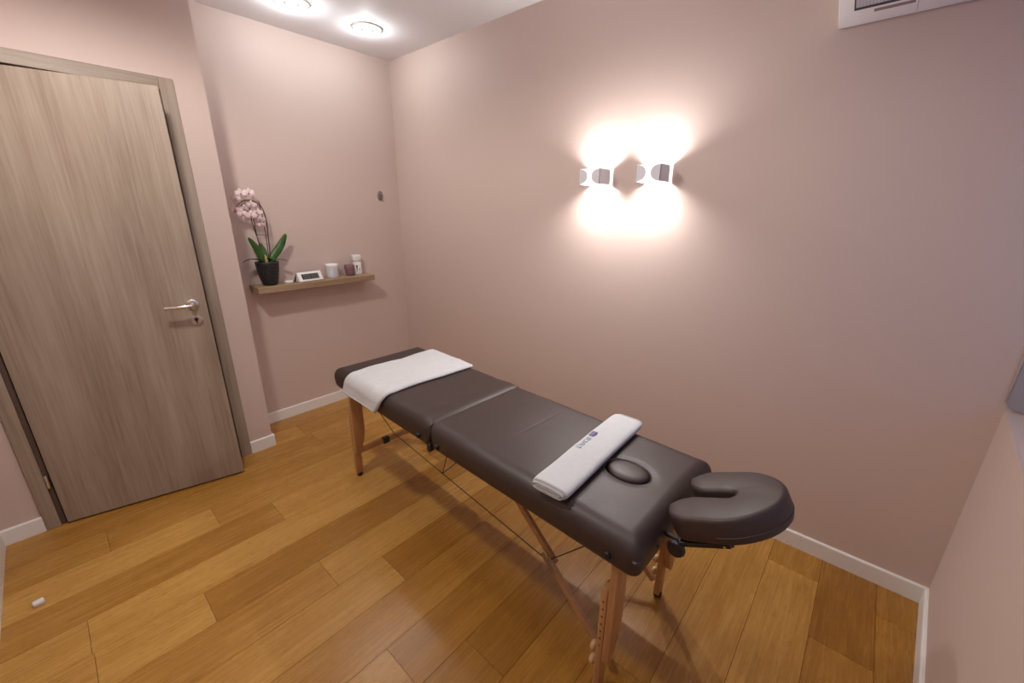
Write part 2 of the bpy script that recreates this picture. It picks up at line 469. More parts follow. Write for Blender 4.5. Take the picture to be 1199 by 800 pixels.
# dark hinge edge + hinges
bm = NB(); box(bm, 0.20, 0.336, FI0+0.0005, FI0+0.019, 0.004, FTI-0.004, 0.001, 1); obj('hinge_rebate', bm, M['door_edge'], d)
for z in (0.25, 1.78):
    bm = NB()
    lathe(bm, [(0.006, z-0.035), (0.007, z-0.033), (0.007, z-0.003), (0.0055, z-0.002), (0.0055, z+0.002), (0.007, z+0.003), (0.007, z+0.033), (0.006, z+0.035)], (0.343, FI0+0.008, 0), 14)
    autosmooth(obj('hinge', bm, M['chrome'], d))

# ------------------------------------------------------------------ window (right edge of the view)
w = thing('window_1', None, None, (0, 0, 0)); w['kind'] = 'structure'
bm = NB()
for (y0, y1, z0, z1) in ((WY0, WY0+0.06, ZS+0.03, WZ1), (-0.085, -0.025, ZS+0.03, WZ1), (WY0, -0.025, ZS+0.03, ZS+0.09), (WY0, -0.025, WZ1-0.06, WZ1), (-1.02, -0.96, ZS+0.09, WZ1-0.06)):
    rprism(bm, y0, y1, z0, z1, 0.24, 0.30)
obj('frame', bm, M['white_plastic'], w)
bm = NB(); rprism(bm, WY0+0.05, -0.08, ZS+0.08, WZ1-0.05, 0.268, 0.272); obj('pane', bm, M['pane'], w)
bm = NB(); rprism(bm, WY0, -0.001, ZS, ZS+0.006, 0.10, 0.33); obj('sill', bm, M['white_paint'], w)
# grey lining of the reveal with a pale bead along its edge, rounded lower corner
bm = NB()
pts = [(L+0.235, ZS+0.012), (L+0.235, WZ1-0.002), (L-0.004, WZ1-0.002), (L-0.004, ZS+0.034)]
for k in range(1, 6):
    a = PI + k*PI/12
    pts.append((L+0.014+0.018*math.cos(a), ZS+0.030+0.018*math.sin(a)))
prism(bm, pts, -0.014, -0.001, 'y')
obj('reveal_lining', bm, M['panel_grey'], w)['label'] = 'grey lining of the window reveal'
bm = NB(); tube(bm, [(L-0.006, -0.0065, ZS+0.034), (L-0.006, -0.0065, WZ1-0.003)], 0.0045, 10); obj('reveal_bead', bm, M['panel_edge'], w, True)

# ------------------------------------------------------------------ padded vinyl sections
def rsdf(x, y, x0, x1, y0, y1, r):
    cx, cy = (x0+x1)/2, (y0+y1)/2; hx, hy = (x1-x0)/2-r, (y1-y0)/2-r
    dx, dy = abs(x-cx)-hx, abs(y-cy)-hy
    return math.hypot(max(dx, 0), max(dy, 0)) + min(max(dx, dy), 0) - r     # negative inside

def gridline(a, b, n, edge):
    """points a..b, finer near both ends"""
    out = []
    fine = [edge*(1-math.cos(i/8*PI/2)) for i in range(8)]
    out += [a+f for f in fine]
    m = n
    for i in range(m+1): out.append(a+edge + (b-a-2*edge)*i/m)
    out += [b-f for f in reversed(fine)]
    return out

def pad(name, x0, x1, y0, y1, zb, zt, rc, rt, mat, parent, fn=None, n=(60, 40), ext=(0.0, 0.0)):
    bm = NB()
    X = gridline(x0, x1, n[0], rt); Y = gridline(y0, y1, n[1], rt)
    V = {}
    for i, x in enumerate(X):
        for j, y in enumerate(Y):
            px, py = x, y
            s = rsdf(px, py, x0, x1, y0, y1, rc)
            if s > 0:      # pull the square corner in to the rounded outline
                e = 1e-4
                gx = (rsdf(px+e, py, x0, x1, y0, y1, rc)-s)/e; gy = (rsdf(px, py+e, x0, x1, y0, y1, rc)-s)/e
                px -= gx*s; py -= gy*s; s = 0
            dd = min(-rsdf(px, py, x0-ext[0], x1+ext[1], y0, y1, rc), rt)
            z = zt - (rt - math.sqrt(max(rt*rt-(rt-dd)**2, 0)))
            if fn and -s > 1e-6: z += fn(px, py)
            V[i, j] = bm.verts.new((px, py, z))
    for i in range(len(X)-1):
        for j in range(len(Y)-1):
            bm.faces.new((V[i, j], V[i+1, j], V[i+1, j+1], V[i, j+1]))
    nX, nY = len(X), len(Y)
    loop = [V[i, 0] for i in range(nX)] + [V[nX-1, j] for j in range(1, nY)] + [V[i, nY-1] for i in range(nX-2, -1, -1)] + [V[0, j] for j in range(nY-2, 0, -1)]
    prev = loop
    cx, cy = (x0+x1)/2, (y0+y1)/2
    for z, ins in ((zb+0.045, 0.0), (zb+0.020, 0.002), (zb+0.006, 0.005), (zb, 0.010)):
        ring = []
        for v in loop:
            ring.append(bm.verts.new((v.co.x + (ins if v.co.x < cx else -ins)*1.0, v.co.y + (ins if v.co.y < cy else -ins), z)))
        for k in range(len(loop)):
            bm.faces.new((prev[k], ring[k], ring[(k+1) % len(loop)], prev[(k+1) % len(loop)]))
        prev = ring
    bm.faces.new(list(reversed(prev)))
    bmesh.ops.remove_doubles(bm, verts=bm.verts, dist=1e-5)
    return obj(name, bm, mat, parent, True)

# ------------------------------------------------------------------ massage table
TH = -0.035
T = thing('massage_table', 'portable massage table in dark brown vinyl on wooden folding legs', 'massage table', (1.8725, -0.882, 0), TH)
HX, HY, ZB, ZT = 0.9275, 0.288, 0.555, 0.665
SEAM = -0.015
PC = (0.730, 0.008); PA, PB_ = 0.074, 0.056      # breath hole plug
def body_fn(x, y):
    q = math.hypot((x-PC[0])/PA, (y-PC[1])/PB_)
    r = (q-1.0)*((PA+PB_)/2)
    z = -0.022*min(1, max(0, (0.006-r)/0.006)) - 0.004*math.exp(-((r-0.004)/0.018)**2)*(r > 0.0)
    z += 0.0022*noise.noise(Vector((x*5, y*5, 1.3)))
    # shallow creases pressed into the vinyl
    dx = x - (0.300 + 0.03*(y+0.1))
    if -0.14 < y < 0.22: z -= 0.0009*math.exp(-(dx/0.006)**2)*math.cos((y-0.04)/0.18*PI/2)
    return z
def plug():
    bm = NB(); n = 64; rings = []
    for f, h in ((0.96, -0.020), (0.985, -0.010), (0.975, -0.003), (0.93, 0.0015), (0.82, 0.0045), (0.62, 0.0065), (0.35, 0.0075), (0.08, 0.0078)):
        rings.append([bm.verts.new((PC[0]+PA*f*math.cos(2*PI*k/n), PC[1]+PB_*f*math.sin(2*PI*k/n), ZT+h-0.001)) for k in range(n)])
    for a_, b_ in zip(rings, rings[1:]):
        for k in range(n): bm.faces.new((a_[k], a_[(k+1) % n], b_[(k+1) % n], b_[k]))
    bm.faces.new(list(reversed(rings[0]))); bm.faces.new(rings[-1])
    o = obj('breath_hole_plug', bm, M['leather'], T, True); o['label'] = 'oval padded plug in the breath hole'
plug()
def foot_fn(x, y):
    z = 0.0024*noise.noise(Vector((x*5, y*5, 7.7)))
    z += 0.006*math.exp(-((x-(SEAM-0.06))/0.05)**2)
    return z
body = pad('body_section', SEAM+0.002, HX, -HY, HY, ZB, ZT, 0.028, 0.055, M['leather'], T, body_fn, (250, 150), (0.036, 0.0))
foot = pad('foot_section', -HX, SEAM-0.002, -HY, HY, ZB, ZT, 0.028, 0.050, M['leather'], T, foot_fn, (90, 60), (0.0, 0.022))
body['label'] = 'long padded section towards the face cradle'
foot['label'] = 'shorter padded section under the draped towel'

def make_leg(sx, sy):
    """one folding leg; sx, sy pick the corner; outer strip faces away from the centre line"""
    x, y = (0.830 if sx > 0 else -0.812), (0.232 if sy > 0 else -0.252)
    if sx > 0 and sy > 0: x, y = 0.822, 0.218
    o = 1 if sy > 0 else -1
    bm = NB()
    P = lambda d_, z: (y - o*d_, z)          # d_ measured inwards from the strip centre
    prism(bm, [P(-0.021, ZB+0.004), P(0.044, ZB+0.004), P(0.044, 0.31), P(0.037, 0.25), P(0.014, 0.175), P(-0.006, 0.150), P(-0.021, 0.160)], x+0.0125, x+0.036, 'x', 0.003, 2)
    leg = autosmooth(obj('leg', bm, M['beech'], T))
    bm = NB(); box(bm, x-0.0115, x+0.0115, y-0.020, y+0.020, 0.016, 0.445, 0.003, 2)
    ext = autosmooth(obj('leg_extension', bm, M['beech'], leg))
    bm = NB(); lathe(bm, [(0.012, 0.0), (0.016, 0.003), (0.017, 0.016), (0.014, 0.022)], (x, y, 0), 20); autosmooth(obj('rubber_foot', bm, M['rubber'], leg))
    for zk in (0.172, 0.110):
        bm = NB()
        prof = [(0.006, 0.0), (0.006, 0.005), (0.013, 0.007), (0.0165, 0.011), (0.0165, 0.019), (0.013, 0.024), (0.006, 0.026)]
        lathe(bm, [(r, -h) for r, h in prof], (x-0.0115, y, zk), 10, 'x')
        k = autosmooth(obj('knob', bm, M['pale_wood'], leg), 50); k['label'] = 'pale round wooden knob'
    if sy < 0:
        for k in range(7):
            bm = NB(); lathe(bm, [(0.0032, -0.0007), (0.0032, 0.001)], (x, y-0.020, 0.215+0.03*k), 10, 'y')
            obj('adjustment_hole', bm, M['black'], leg)
    return leg
for sx in (1, -1):
    for sy in (-1, 1): make_leg(sx, sy)

# cross rails between the legs
bm = NB(); bar(bm, (-0.790, -0.262, 0.172), (-0.790, 0.240, 0.172), 0.020, 0.030, bev=0.002)
rail = obj('cross_rail', bm, M['beech'], T)
bm = NB(); box(bm, -0.804, -0.775, -0.100, -0.060, 0.154, 0.192, 0.003); obj('cable_bracket', bm, M['black'], rail)
# wooden folding braces at the head end, with a steel joint
for sy in (-1, 1):
    y = 0.196*sy
    J = (0.572, 0.300)
    bm = NB()
    bar(bm, (0.805, y, 0.085), (J[0]-0.012, y, J[1]+0.012), 0.016, 0.024, (0.7, 0, 0.7), 0.002)
    br = obj('brace', bm, M['beech_x'], T)
    bm = NB()
    bar(bm, (J[0]+0.012, y-0.017*sy, J[1]-0.006), (0.275, y-0.017*sy, ZB+0.006), 0.016, 0.024, (0.7, 0, 0.7), 0.002)
    obj('upper_brace', bm, M['beech_x'], br)
    bm = NB(); tube(bm, [(J[0], y+0.014, J[1]), (J[0], y-0.032*sy-0.005, J[1])], 0.008, 12)
    bar(bm, (J[0]-0.03, y+0.010*sy, J[1]+0.030), (J[0]+0.02, y+0.010*sy, J[1]-0.020), 0.003, 0.020, (0.7, 0, 0.7))
    obj('brace_joint', bm, M['steel'], br)
# support cables
bm = NB()
R_ = 0.0022
J = Vector((0.560, -0.196, 0.300)); K = Vector((-0.790, -0.020, 0.190))
tube(bm, [K, J], R_, 8)
P1 = K.lerp(J, 0.44)
tube(bm, [P1, (-0.125, -0.06, ZB+0.003)], R_, 8)
tube(bm, [P1, (0.105, -0.06, ZB+0.003)], R_, 8)
tube(bm, [K, (-0.885, 0.01, 0.36), (-0.925+0.03, 0.02, ZB+0.003)], R_, 8) if False else tube(bm, [K, (-0.88, -0.17, ZB+0.003)], R_, 8)
tube(bm, [J, (0.80, -0.16, ZB+0.003)], R_, 8)
obj('support_cable', bm, M['darkwire'], T)
# seam hinge clasps and corner buttons on the near side
yb = -HY
for x in (SEAM-0.075, SEAM+0.055):
    bm = NB()
    lathe(bm, [(0.004, -0.012), (0.011, -0.010), (0.013, -0.004), (0.013, 0.004)], (x, yb+0.001, ZB+0.030), 20, 'y')
    autosmooth(obj('clasp_stud', bm, M['black'], T))
bm = NB(); box(bm, SEAM-0.012, SEAM+0.012, yb-0.006, yb+0.030, ZB-0.012, ZB+0.020, 0.003); box(bm, SEAM-0.010, SEAM+0.004, yb-0.004, yb+0.02, ZB-0.020, ZB-0.010, 0.002)
obj('clasp', bm, M['black'], T)
bm = NB(); lathe(bm, [(0.004, -0.010), (0.010, -0.008), (0.012, -0.003), (0.012, 0.003)], (0.835, yb, ZB+0.034), 20, 'y'); autosmooth(obj('corner_button', bm, M['black'], T))
bm = NB(); lathe(bm, [(0.005, -0.003), (0.005, 0.002), (0.002, 0.003)], (HX, -0.17, ZB+0.045), 16, 'x'); autosmooth(obj('socket_plug', bm, M['black'], T))
bm = NB(); bar(bm, (-HX-0.004, -0.245, ZB+0.035), (-HX-0.004, -0.205, ZB+0.035), 0.008, 0.030, bev=0.002); obj('corner_guard', bm, M['black'], T)

# face cradle (horseshoe cushion on a tilting bracket)
HT = math.radians(27)
HM = Matrix.Translation((0.923, -0.028, 0.704)) @ Matrix.Rotation(-HT, 4, 'Y')
def cradle_path():
    pts = []
    for i in range(13): pts.append((0.0 + 0.135*i/12, -0.082, 'l'))
    for i in range(1, 24):
        a = -PI/2 + PI*i/24
        pts.append((0.135 + 0.082*math.cos(a), 0.082*math.sin(a), 'a'))
    for i in range(13): pts.append((0.135*(1-i/12), 0.082, 'l'))
    return [Vector((p[0], p[1], 0)) for p in pts]
def cradle():
    P = cradle_path(); s = [0]
    for a, b in zip(P, P[1:]): s.append(s[-1]+(b-a).length)
    tot = s[-1]; bm = NB(); rings = []
    hw, th, rt = 0.063, 0.072, 0.014
    # resample with fine steps at the rounded ends
    st = [hw*(1-math.cos(k/10*PI/2)) for k in range(11)]
    ss = st + [hw + (tot-2*hw)*k/40 for k in range(1, 40)] + [tot-v for v in reversed(st)]
    def at(u):
        for k in range(len(s)-1):
            if u <= s[k+1]+1e-9:
                f = (u-s[k])/(s[k+1]-s[k]); return P[k].lerp(P[k+1], f), (P[k+1]-P[k]).normalized()
    ts = []
    for u in ss:
        p, t = at(min(u, tot)); ts.append((p, t))
    for idx, (u, (p, t)) in enumerate(zip(ss, ts)):
        nrm = Vector((-t.y, t.x, 0))
        e = min(u, tot-u)
        w = hw*math.sqrt(max(1-((hw-e)/hw)**2, 0)) if e < hw else hw
        w = max(w, 0.0008)
        r = min(rt, w*0.98)
        mid = 1 - abs(2*u/tot-1)
        prof = []
        for k in range(7):
            a = k/6*PI/2; prof.append((w-r+r*math.sin(a) if False else w-r+r*math.cos(PI/2-a), -(rt-rt*math.sin(PI/2-a)) if True else 0))
        sec = [(-(w-r)*0.5, 0.002), (0, 0.003), ((w-r)*0.5, 0.002)]
        right = [(w-r+r*math.sin(k/6*PI/2), -rt*(1-math.cos(k/6*PI/2))) for k in range(7)]
        low = [(w+0.001, -th*0.55), (w*0.985, -th*0.80), (w-r*0.3, -th*0.95), (w-r, -th)]
        R = right + low
        ring2 = sec + R + [(-a, b) for a, b in reversed(R)]
        ring = []
        for q, z in ring2:
            wz = 0.0012*noise.noise(Vector((u*30, q*30, z*30)))
            ring.append(bm.verts.new(HM @ Vector((p.x+nrm.x*q, p.y+nrm.y*q, z+wz))))
        rings.append(ring)
    n = len(rings[0])
    for a, b in zip(rings, rings[1:]):
        for i in range(n): bm.faces.new((a[i], a[(i+1) % n], b[(i+1) % n], b[i]))
    bm.faces.new(list(reversed(rings[0]))); bm.faces.new(rings[-1])
    o = obj('face_cradle', bm, M['leather'], T, True)
    o['label'] = 'padded horseshoe face cradle at the head end'
    return o
cr = cradle()
bm = NB()
def hp(*p): return HM @ Vector(p)
# seam cord round the cushion wall
path = []
for i in range(41):
    a = -PI/2 + PI*i/40
    path.append(hp(0.135+0.1445*math.cos(a), 0.1445*math.sin(a), -0.050))
tube(bm, path, 0.0022, 8); obj('cushion_seam', bm, M['leather'], cr, True)
bm = NB()
prism(bm, [(0.012+0.0*0, -0.115), (0.19, -0.115), (0.235, -0.075), (0.235, 0.075), (0.19, 0.115), (0.012, 0.115), (0.012, 0.03), (0.13, 0.03), (0.13, -0.03), (0.012, -0.03)], -0.084, -0.0735)
for v in bm.verts: v.co = HM @ Vector((0.02+(v.co.x-0.02)*0.80, v.co.y*0.80, v.co.z))
obj('cradle_platform', bm, M['black'], cr)
bm = NB()
for s_ in (-1, 1):
    tube(bm, [(HX-0.0, 0.085*s_-0.03, 0.608), (HX+0.060, 0.085*s_-0.03, 0.612)], 0.008, 12)
tube(bm, [(HX+0.045, -0.150, 0.616), (HX+0.045, 0.090, 0.616)], 0.008, 12)
bar(bm, (HX+0.045, -0.118, 0.622), (HX+0.172, -0.118, 0.686), 0.010, 0.016, bev=0.003)
bar(bm, (HX+0.045, 0.062, 0.622), (HX+0.172, 0.062, 0.686), 0.010, 0.016, bev=0.003)
br = obj('cradle_bracket', bm, M['black'], cr)
bm = NB(); lathe(bm, [(0.010, 0.0), (0.024, -0.003), (0.026, -0.010), (0.022, -0.018), (0.008, -0.020)], (HX+0.045, -0.146, 0.612), 24, 'y'); autosmooth(obj('cam_lock', bm, M['black'], cr))
bm = NB(); bar(bm, (HX+0.050, -0.156, 0.632), (HX+0.172, -0.148, 0.702), 0.009, 0.015, bev=0.004); obj('cam_lever', bm, M['black'], cr)
bm = NB(); lathe(bm, [(0.004, 0.0), (0.004, -0.003)], (HX+0.160, -0.1540, 0.695), 12, 'y'); obj('lever_rivet', bm, M['chrome'], cr)

# ------------------------------------------------------------------ towels (world placement through the table frame)
TW = Matrix.Translation((1.8725, -0.882, 0)) @ Matrix.Rotation(TH, 4, 'Z')
def sheet(path, width_fn, thick, nt, wob, seed):
    """closed cloth: path = list of (y,z, ny,nz) centre line; width_fn(s)->(x0,x1); returns bmesh"""
    bm = NB(); top = []; bot = []
    n = len(path)
    for i, (y, z, ny, nz) in enumerate(path):
        s = i/(n-1); x0, x1 = width_fn(s, y, z)
        ra, rb = [], []
        for k in range(nt+1):
            f = k/nt; x = x0+(x1-x0)*f
            e = min(f, 1-f)*abs(x1-x0)
            es = min(s, 1-s)*n*0.0085
            th = thick*min(1.0, math.sqrt(max(1-(1-min(e/(thick*0.9), 1))**2, 0))*0.75+0.25)
            th *= min(1.0, 0.45+es/0.012)
            w = wob(x, y, z)
            ra.append(bm.verts.new((x, y+ny*(th+w), z+nz*(th+w))))
            rb.append(bm.verts.new((x, y+ny*w*0.0, z+nz*w*0.0)))
        top.append(ra); bot.append(rb)
    for i in range(n-1):
        for k in range(nt):
            bm.faces.new((top[i][k], top[i][k+1], top[i+1][k+1], top[i+1][k]))
            bm.faces.new((bot[i][k+1], bot[i][k], bot[i+1][k], bot[i+1][k+1]))
        bm.faces.new((top[i][0], top[i+1][0], bot[i+1][0], bot[i][0]))
        bm.faces.new((top[i+1][nt], top[i][nt], bot[i][nt], bot[i+1][nt]))
    for k in range(nt):
        bm.faces.new((top[0][k+1], top[0][k], bot[0][k], bot[0][k+1]))
        bm.faces.new((top[-1][k], top[-1][k+1], bot[-1][k+1], bot[-1][k]))
    return bm

# draped towel
RC = 0.046; zc = ZT+0.0045-RC; yc = HY-0.038
path = []
# far overhang
for k in range(5):
    a = math.radians(22 - 22*k/4)
    path.append((yc+RC*math.sin(a)*1.25, zc+RC*math.cos(a), math.sin(a), math.cos(a)))
for k in range(1, 46):
    y = yc - (2*yc)*k/46; path.append((y, ZT+0.0045, 0, 1))
for k in range(0, 13):
    a = math.radians(88*k/12)
    path.append((-yc-RC*math.sin(a), zc+RC*math.cos(a), -math.sin(a), math.cos(a)))
for k in range(1, 9):
    path.append((-yc-RC-0.0012*k, zc-0.0062*k, -1, 0.05))
def w1(s, y, z):
    low = max(0, (ZT-z)/0.10)
    sk = -0.012*low
    x0 = -0.748 - 0.030*low**1.2 + 0.006*math.sin(y*17+1) - 0.01*max(0, y/0.3)
    x1 = -0.372 - 0.055*low**1.3 - 0.010*math.exp(-((y+0.10)/0.12)**2) + 0.006*max(0, y/0.3)
    return x0, x1
def wob1(x, y, z):
    w = 0.0035*noise.noise(Vector((x*14, y*9, 3.1))) + 0.002*noise.noise(Vector((x*40, y*30, 5)))
    low = max(0, min(1, (ZT-0.02-z)/0.06))
    w += 0.006*low*math.sin((x+0.75)*24)*0.5
    return max(w, -0.003)+0.003
bm = sheet(path, w1, 0.011, 40, wob1, 1)
for v in bm.verts: v.co = TW @ v.co
tw = tag(obj('towel', bm, M['towel'], None, True), 'white terry towel draped across the foot end of the brown massage table', 'towel', 'white towels on the table')
bm = NB()
hem = []
for k in range(41):
    x = -0.776+0.345*k/40
    hem.append(TW @ Vector((x, -yc-RC-0.0096-0.0135, zc-0.0360+0.0*k)))
tube(bm, hem, 0.0022, 8); obj('hem', bm, M['towel'], tw, True)

# folded towel: flattened roll of layers
def folded():
    bm = NB()
    Wd, Ht, Ln = 0.132, 0.034, 0.572
    # outer shell section (u across, z up): rounded slab
    def sec(ins):
        out = []
        a_, b_ = Wd/2-ins, Ht/2-ins
        for k in range(48):
            t = 2*PI*k/48
            cx_, sx_ = math.cos(t), math.sin(t)
            out.append((a_*math.copysign(abs(cx_)**0.42, cx_), b_*math.copysign(abs(sx_)**0.80, sx_)))
        return out
    O = sec(0)
    n = 56; rings = []
    for i in range(n+1):
        v = -Ln/2+Ln*i/n
        e = min(i, n-i)
        sh = 1 - 0.05*math.exp(-e/1.2)
        ring = []
        for (u, z) in O:
            bw = 0.0022*noise.noise(Vector((u*18, v*9, z*18+4)))
            nz = 0.004*math.exp(-((v+Ln/2-0.10)/0.06)**2)*(1 if z > 0 else 0)
            ring.append(bm.verts.new((u*sh+0.006*noise.noise(Vector((v*4, 2.2, 0))), v, (z+(bw if z > -Ht*0.2 else 0))*sh - nz*0.5 + Ht/2)))
        rings.append(ring)
    m = len(O)
    for a, b in zip(rings, rings[1:]):
        for i in range(m): bm.faces.new((a[i], a[(i+1) % m], b[(i+1) % m], b[i]))
    # ends: concentric folded layers, alternately proud and sunk
    for side, ring in ((-1, rings[0]), (1, rings[-1])):
        c = Vector((sum(v.co.x for v in ring)/m, ring[0].co.y, Ht/2)); prev = ring
        for k, (f, dpt) in enumerate(((0.84, 0.002), (0.78, -0.012), (0.70, -0.012), (0.62, 0.0), (0.46, 0.001), (0.40, -0.012), (0.30, -0.012), (0.24, 0.0), (0.12, 0.0), (0.06, -0.008))):
            nr = []
            for v in ring:
                dz = (v.co.z-c.z)*f; dx = (v.co.x-c.x)*(1-(1-f)*0.42) + 0.004*side*(k % 3)*0
                nr.append(bm.verts.new((c.x+dx, c.y - side*dpt, c.z+dz)))
            for i in range(m):
                q = (prev[i], prev[(i+1) % m], nr[(i+1) % m], nr[i])
                bm.faces.new(q if side < 0 else tuple(reversed(q)))
            prev = nr
        bm.faces.new(prev if side < 0 else list(reversed(prev)))
    return bm
F2 = TW @ Matrix.Translation((0.5935, 0.005, ZT+0.0035)) @ Matrix.Rotation(math.radians(4.0), 4, 'Z')
bm = folded()
for v in bm.verts: v.co = F2 @ v.co
t2 = tag(obj('towel', bm, M['towel'], None, True), 'folded white towel with small blue and purple embroidery lying beside the oval plug', 'towel', 'white towels on the table')
# embroidery: small blue letters and a purple mark near the left edge of the top
eb = NB()
def stroke(bm, pts, z=0.0, r=0.0011):
    tube(bm, [F2 @ Vector((p[0], p[1], z)) for p in pts], r, 6)
ze = 0.0355
u0 = -0.040
def gl(v0, pts, h=0.021): return [(u0 - p[1]*h, v0 + p[0]*h) for p in pts]
def arc(cx, cy, rx, ry, a0, a1, n=10): return [(cx+rx*math.cos(math.radians(a0+(a1-a0)*k/n)), cy+ry*math.sin(math.radians(a0+(a1-a0)*k/n))) for k in range(n+1)]
stroke(eb, gl(-0.045, [(0, -0.5), (0, 0.5)]), ze); stroke(eb, gl(-0.045, arc(0, 0, 0.75, 0.5, -90, 90)), ze)
stroke(eb, gl(-0.022, arc(0.3, -0.1, 0.3, 0.38, 180, 360)), ze)
stroke(eb, gl(-0.022, [(0, 0.3), (0, -0.1)]), ze); stroke(eb, gl(-0.022, [(0.6, 0.3), (0.6, -0.1)]), ze)
stroke(eb, gl(0.000, arc(0.35, -0.05, 0.35, 0.38, 40, 320)), ze)
stroke(eb, gl(0.020, arc(0.32, -0.08, 0.32, 0.36, 0, 360)), ze); stroke(eb, gl(0.020, [(0.66, 0.3), (0.66, -0.45)]), ze)
e_ = obj('embroidered_letters', eb, M['thread_blue'], t2, True); e_['label'] = 'small blue embroidered letters'
eb = NB()
for k in range(5):
    vv = 0.056+0.0075*k
    stroke(eb, [(u0-0.012, vv), (u0+0.012-0.002*abs(k-2), vv)], ze, 0.0026)
e_ = obj('embroidered_mark', eb, M['thread_purple'], t2, True); e_['label'] = 'purple embroidered square mark'

# ------------------------------------------------------------------ wall shelf and the things on it
SZ = 1.018
bm = NB(); box(bm, 0.0005, 0.165, -1.203, -0.378, SZ-0.040, SZ, 0.0015, 1)
tag(obj('wall_shelf', bm, M['shelf']), 'brown oak floating shelf on the pink wall holding an orchid and candles', 'shelf')

# orchid
OX, OY = 0.083, -1.100
orc = thing('potted_orchid', 'pink orchid in a black pot at the left end of the shelf', 'orchid', (OX, OY, SZ+0.001))
bm = NB()
lathe(bm, [(0.040, 0.0), (0.046, 0.008), (0.056, 0.045), (0.065, 0.098), (0.069, 0.142), (0.070, 0.150), (0.067, 0.153), (0.064, 0.150), (0.062, 0.138)], (0, 0, 0), 48, cap1=False)
autosmooth(obj('pot', bm, M['pot'], orc), 60)
bm = NB(); lathe(bm, [(0.0625, 0.128), (0.0625, 0.139), (0.03, 0.144), (0.004, 0.145)], (0, 0, 0), 30); obj('soil', bm, M['soil'], orc, True)
def leaf_mesh(pts, wmax, tilt=(1, 0, 0), fold=0.25, n=16):
    C_ = spline(pts, 6); bm = NB(); rows = []
    side0 = Vector(tilt).normalized()
    for i, p in enumerate(C_):
        t = (C_[min(i+1, len(C_)-1)]-C_[max(i-1, 0)]).normalized()
        sd = (side0 - t*side0.dot(t)).normalized(); nn = t.cross(sd)
        f = i/(len(C_)-1); w = wmax*max(0.04, math.sin(PI*min(1, (f*0.86+0.12)))**0.7) * (1 if f < 0.97 else 0.5)
        row = []
        for k in range(-3, 4):
            q = k/3; row.append(bm.verts.new(p + sd*(w*q) + nn*(fold*w*abs(q)**1.3)))
        for k in range(3, -4, -1):
            q = k/3; row.append(bm.verts.new(p + sd*(w*q*0.98) + nn*(fold*w*abs(q)**1.3 - 0.0016)))
        rows.append(row)
    m = len(rows[0])
    for a, b in zip(rows, rows[1:]):
        for i in range(m): bm.faces.new((a[i], a[(i+1) % m], b[(i+1) % m], b[i]))
    bm.faces.new(list(reversed(rows[0]))); bm.faces.new(rows[-1])
    return bm
def O(y, z, x=0.08): return (x-OX, y-OY, z-SZ)
FACE = (0.35, 0.94, 0)
LEAVES = [([O(-1.118, 1.160), O(-1.130, 1.215), O(-1.152, 1.270, 0.085), O(-1.184, 1.328, 0.09)], 0.022, (0.3, 0.8, 0.5), 0.2),
          ([O(-1.103, 1.160), O(-1.106, 1.215), O(-1.112, 1.255, 0.075), O(-1.118, 1.292, 0.07)], 0.021, (0.2, 0.97, 0), 0.3),
          ([O(-1.088, 1.160), O(-1.062, 1.195, 0.085), O(-1.020, 1.245, 0.09), O(-0.985, 1.300, 0.095), O(-0.962, 1.345, 0.1)], 0.025, (0.3, 0.6, -0.75), 0.25),
          ([O(-1.115, 1.158), O(-1.150, 1.185, 0.09), O(-1.200, 1.194, 0.105), O(-1.248, 1.178, 0.115)], 0.022, (0.95, 0.1, 0.12), 0.2),
          ([O(-1.085, 1.158), O(-1.050, 1.180, 0.09), O(-1.015, 1.182, 0.10), O(-0.980, 1.168, 0.11)], 0.018, (0.95, 0, 0.1), 0.2),
          ([O(-1.100, 1.158), O(-1.095, 1.180, 0.105), O(-1.085, 1.196, 0.125), O(-1.075, 1.190, 0.150)], 0.020, (0.1, 0.97, 0), 0.2)]
for pts, wd, sd, fo in LEAVES:
    obj('leaf', leaf_mesh(pts, wd, sd, fo), M['leaf'], orc, True)
bm = NB(); tube(bm, spline([O(-1.104, 1.155, 0.095), O(-1.106, 1.185, 0.105), O(-1.112, 1.215, 0.11)], 5), [0.009]*8+[0.004]*3, 10); obj('new_shoot', bm, M['root'], orc, True)
STEMS = [[O(-1.085, 1.155), O(-1.070, 1.232), O(-1.066, 1.314), O(-1.060, 1.430), O(-1.076, 1.515), O(-1.122, 1.549), O(-1.174, 1.547), O(-1.214, 1.512)],
         [O(-1.112, 1.155), O(-1.122, 1.260), O(-1.131, 1.344), O(-1.133, 1.438), O(-1.142, 1.500), O(-1.164, 1.528), O(-1.195, 1.520, 0.085)]]
for s_ in STEMS:
    bm = NB(); c_ = spline(s_, 8); tube(bm, c_, [0.0036-0.0012*i/(len(c_)-1) for i in range(len(c_))], 8)
    obj('flower_stem', bm, M['stem'], orc, True)
STAKES = [[O(-1.080, 1.155, 0.07), O(-1.076, 1.315, 0.075), O(-1.078, 1.430, 0.078), O(-1.086, 1.545, 0.08)],
          [O(-1.108, 1.155, 0.07), O(-1.124, 1.300, 0.072), O(-1.142, 1.420, 0.075), O(-1.140, 1.515, 0.078)]]
for s_ in STAKES:
    bm = NB(); tube(bm, spline(s_, 6), 0.0026, 8); obj('support_stake', bm, M['stem'], orc, True)
bm = NB(); tube(bm, [O(-1.131, 1.343, 0.078), O(-1.068, 1.340, 0.078)], 0.002, 8); obj('stake_clip', bm, M['stem'], orc, True)

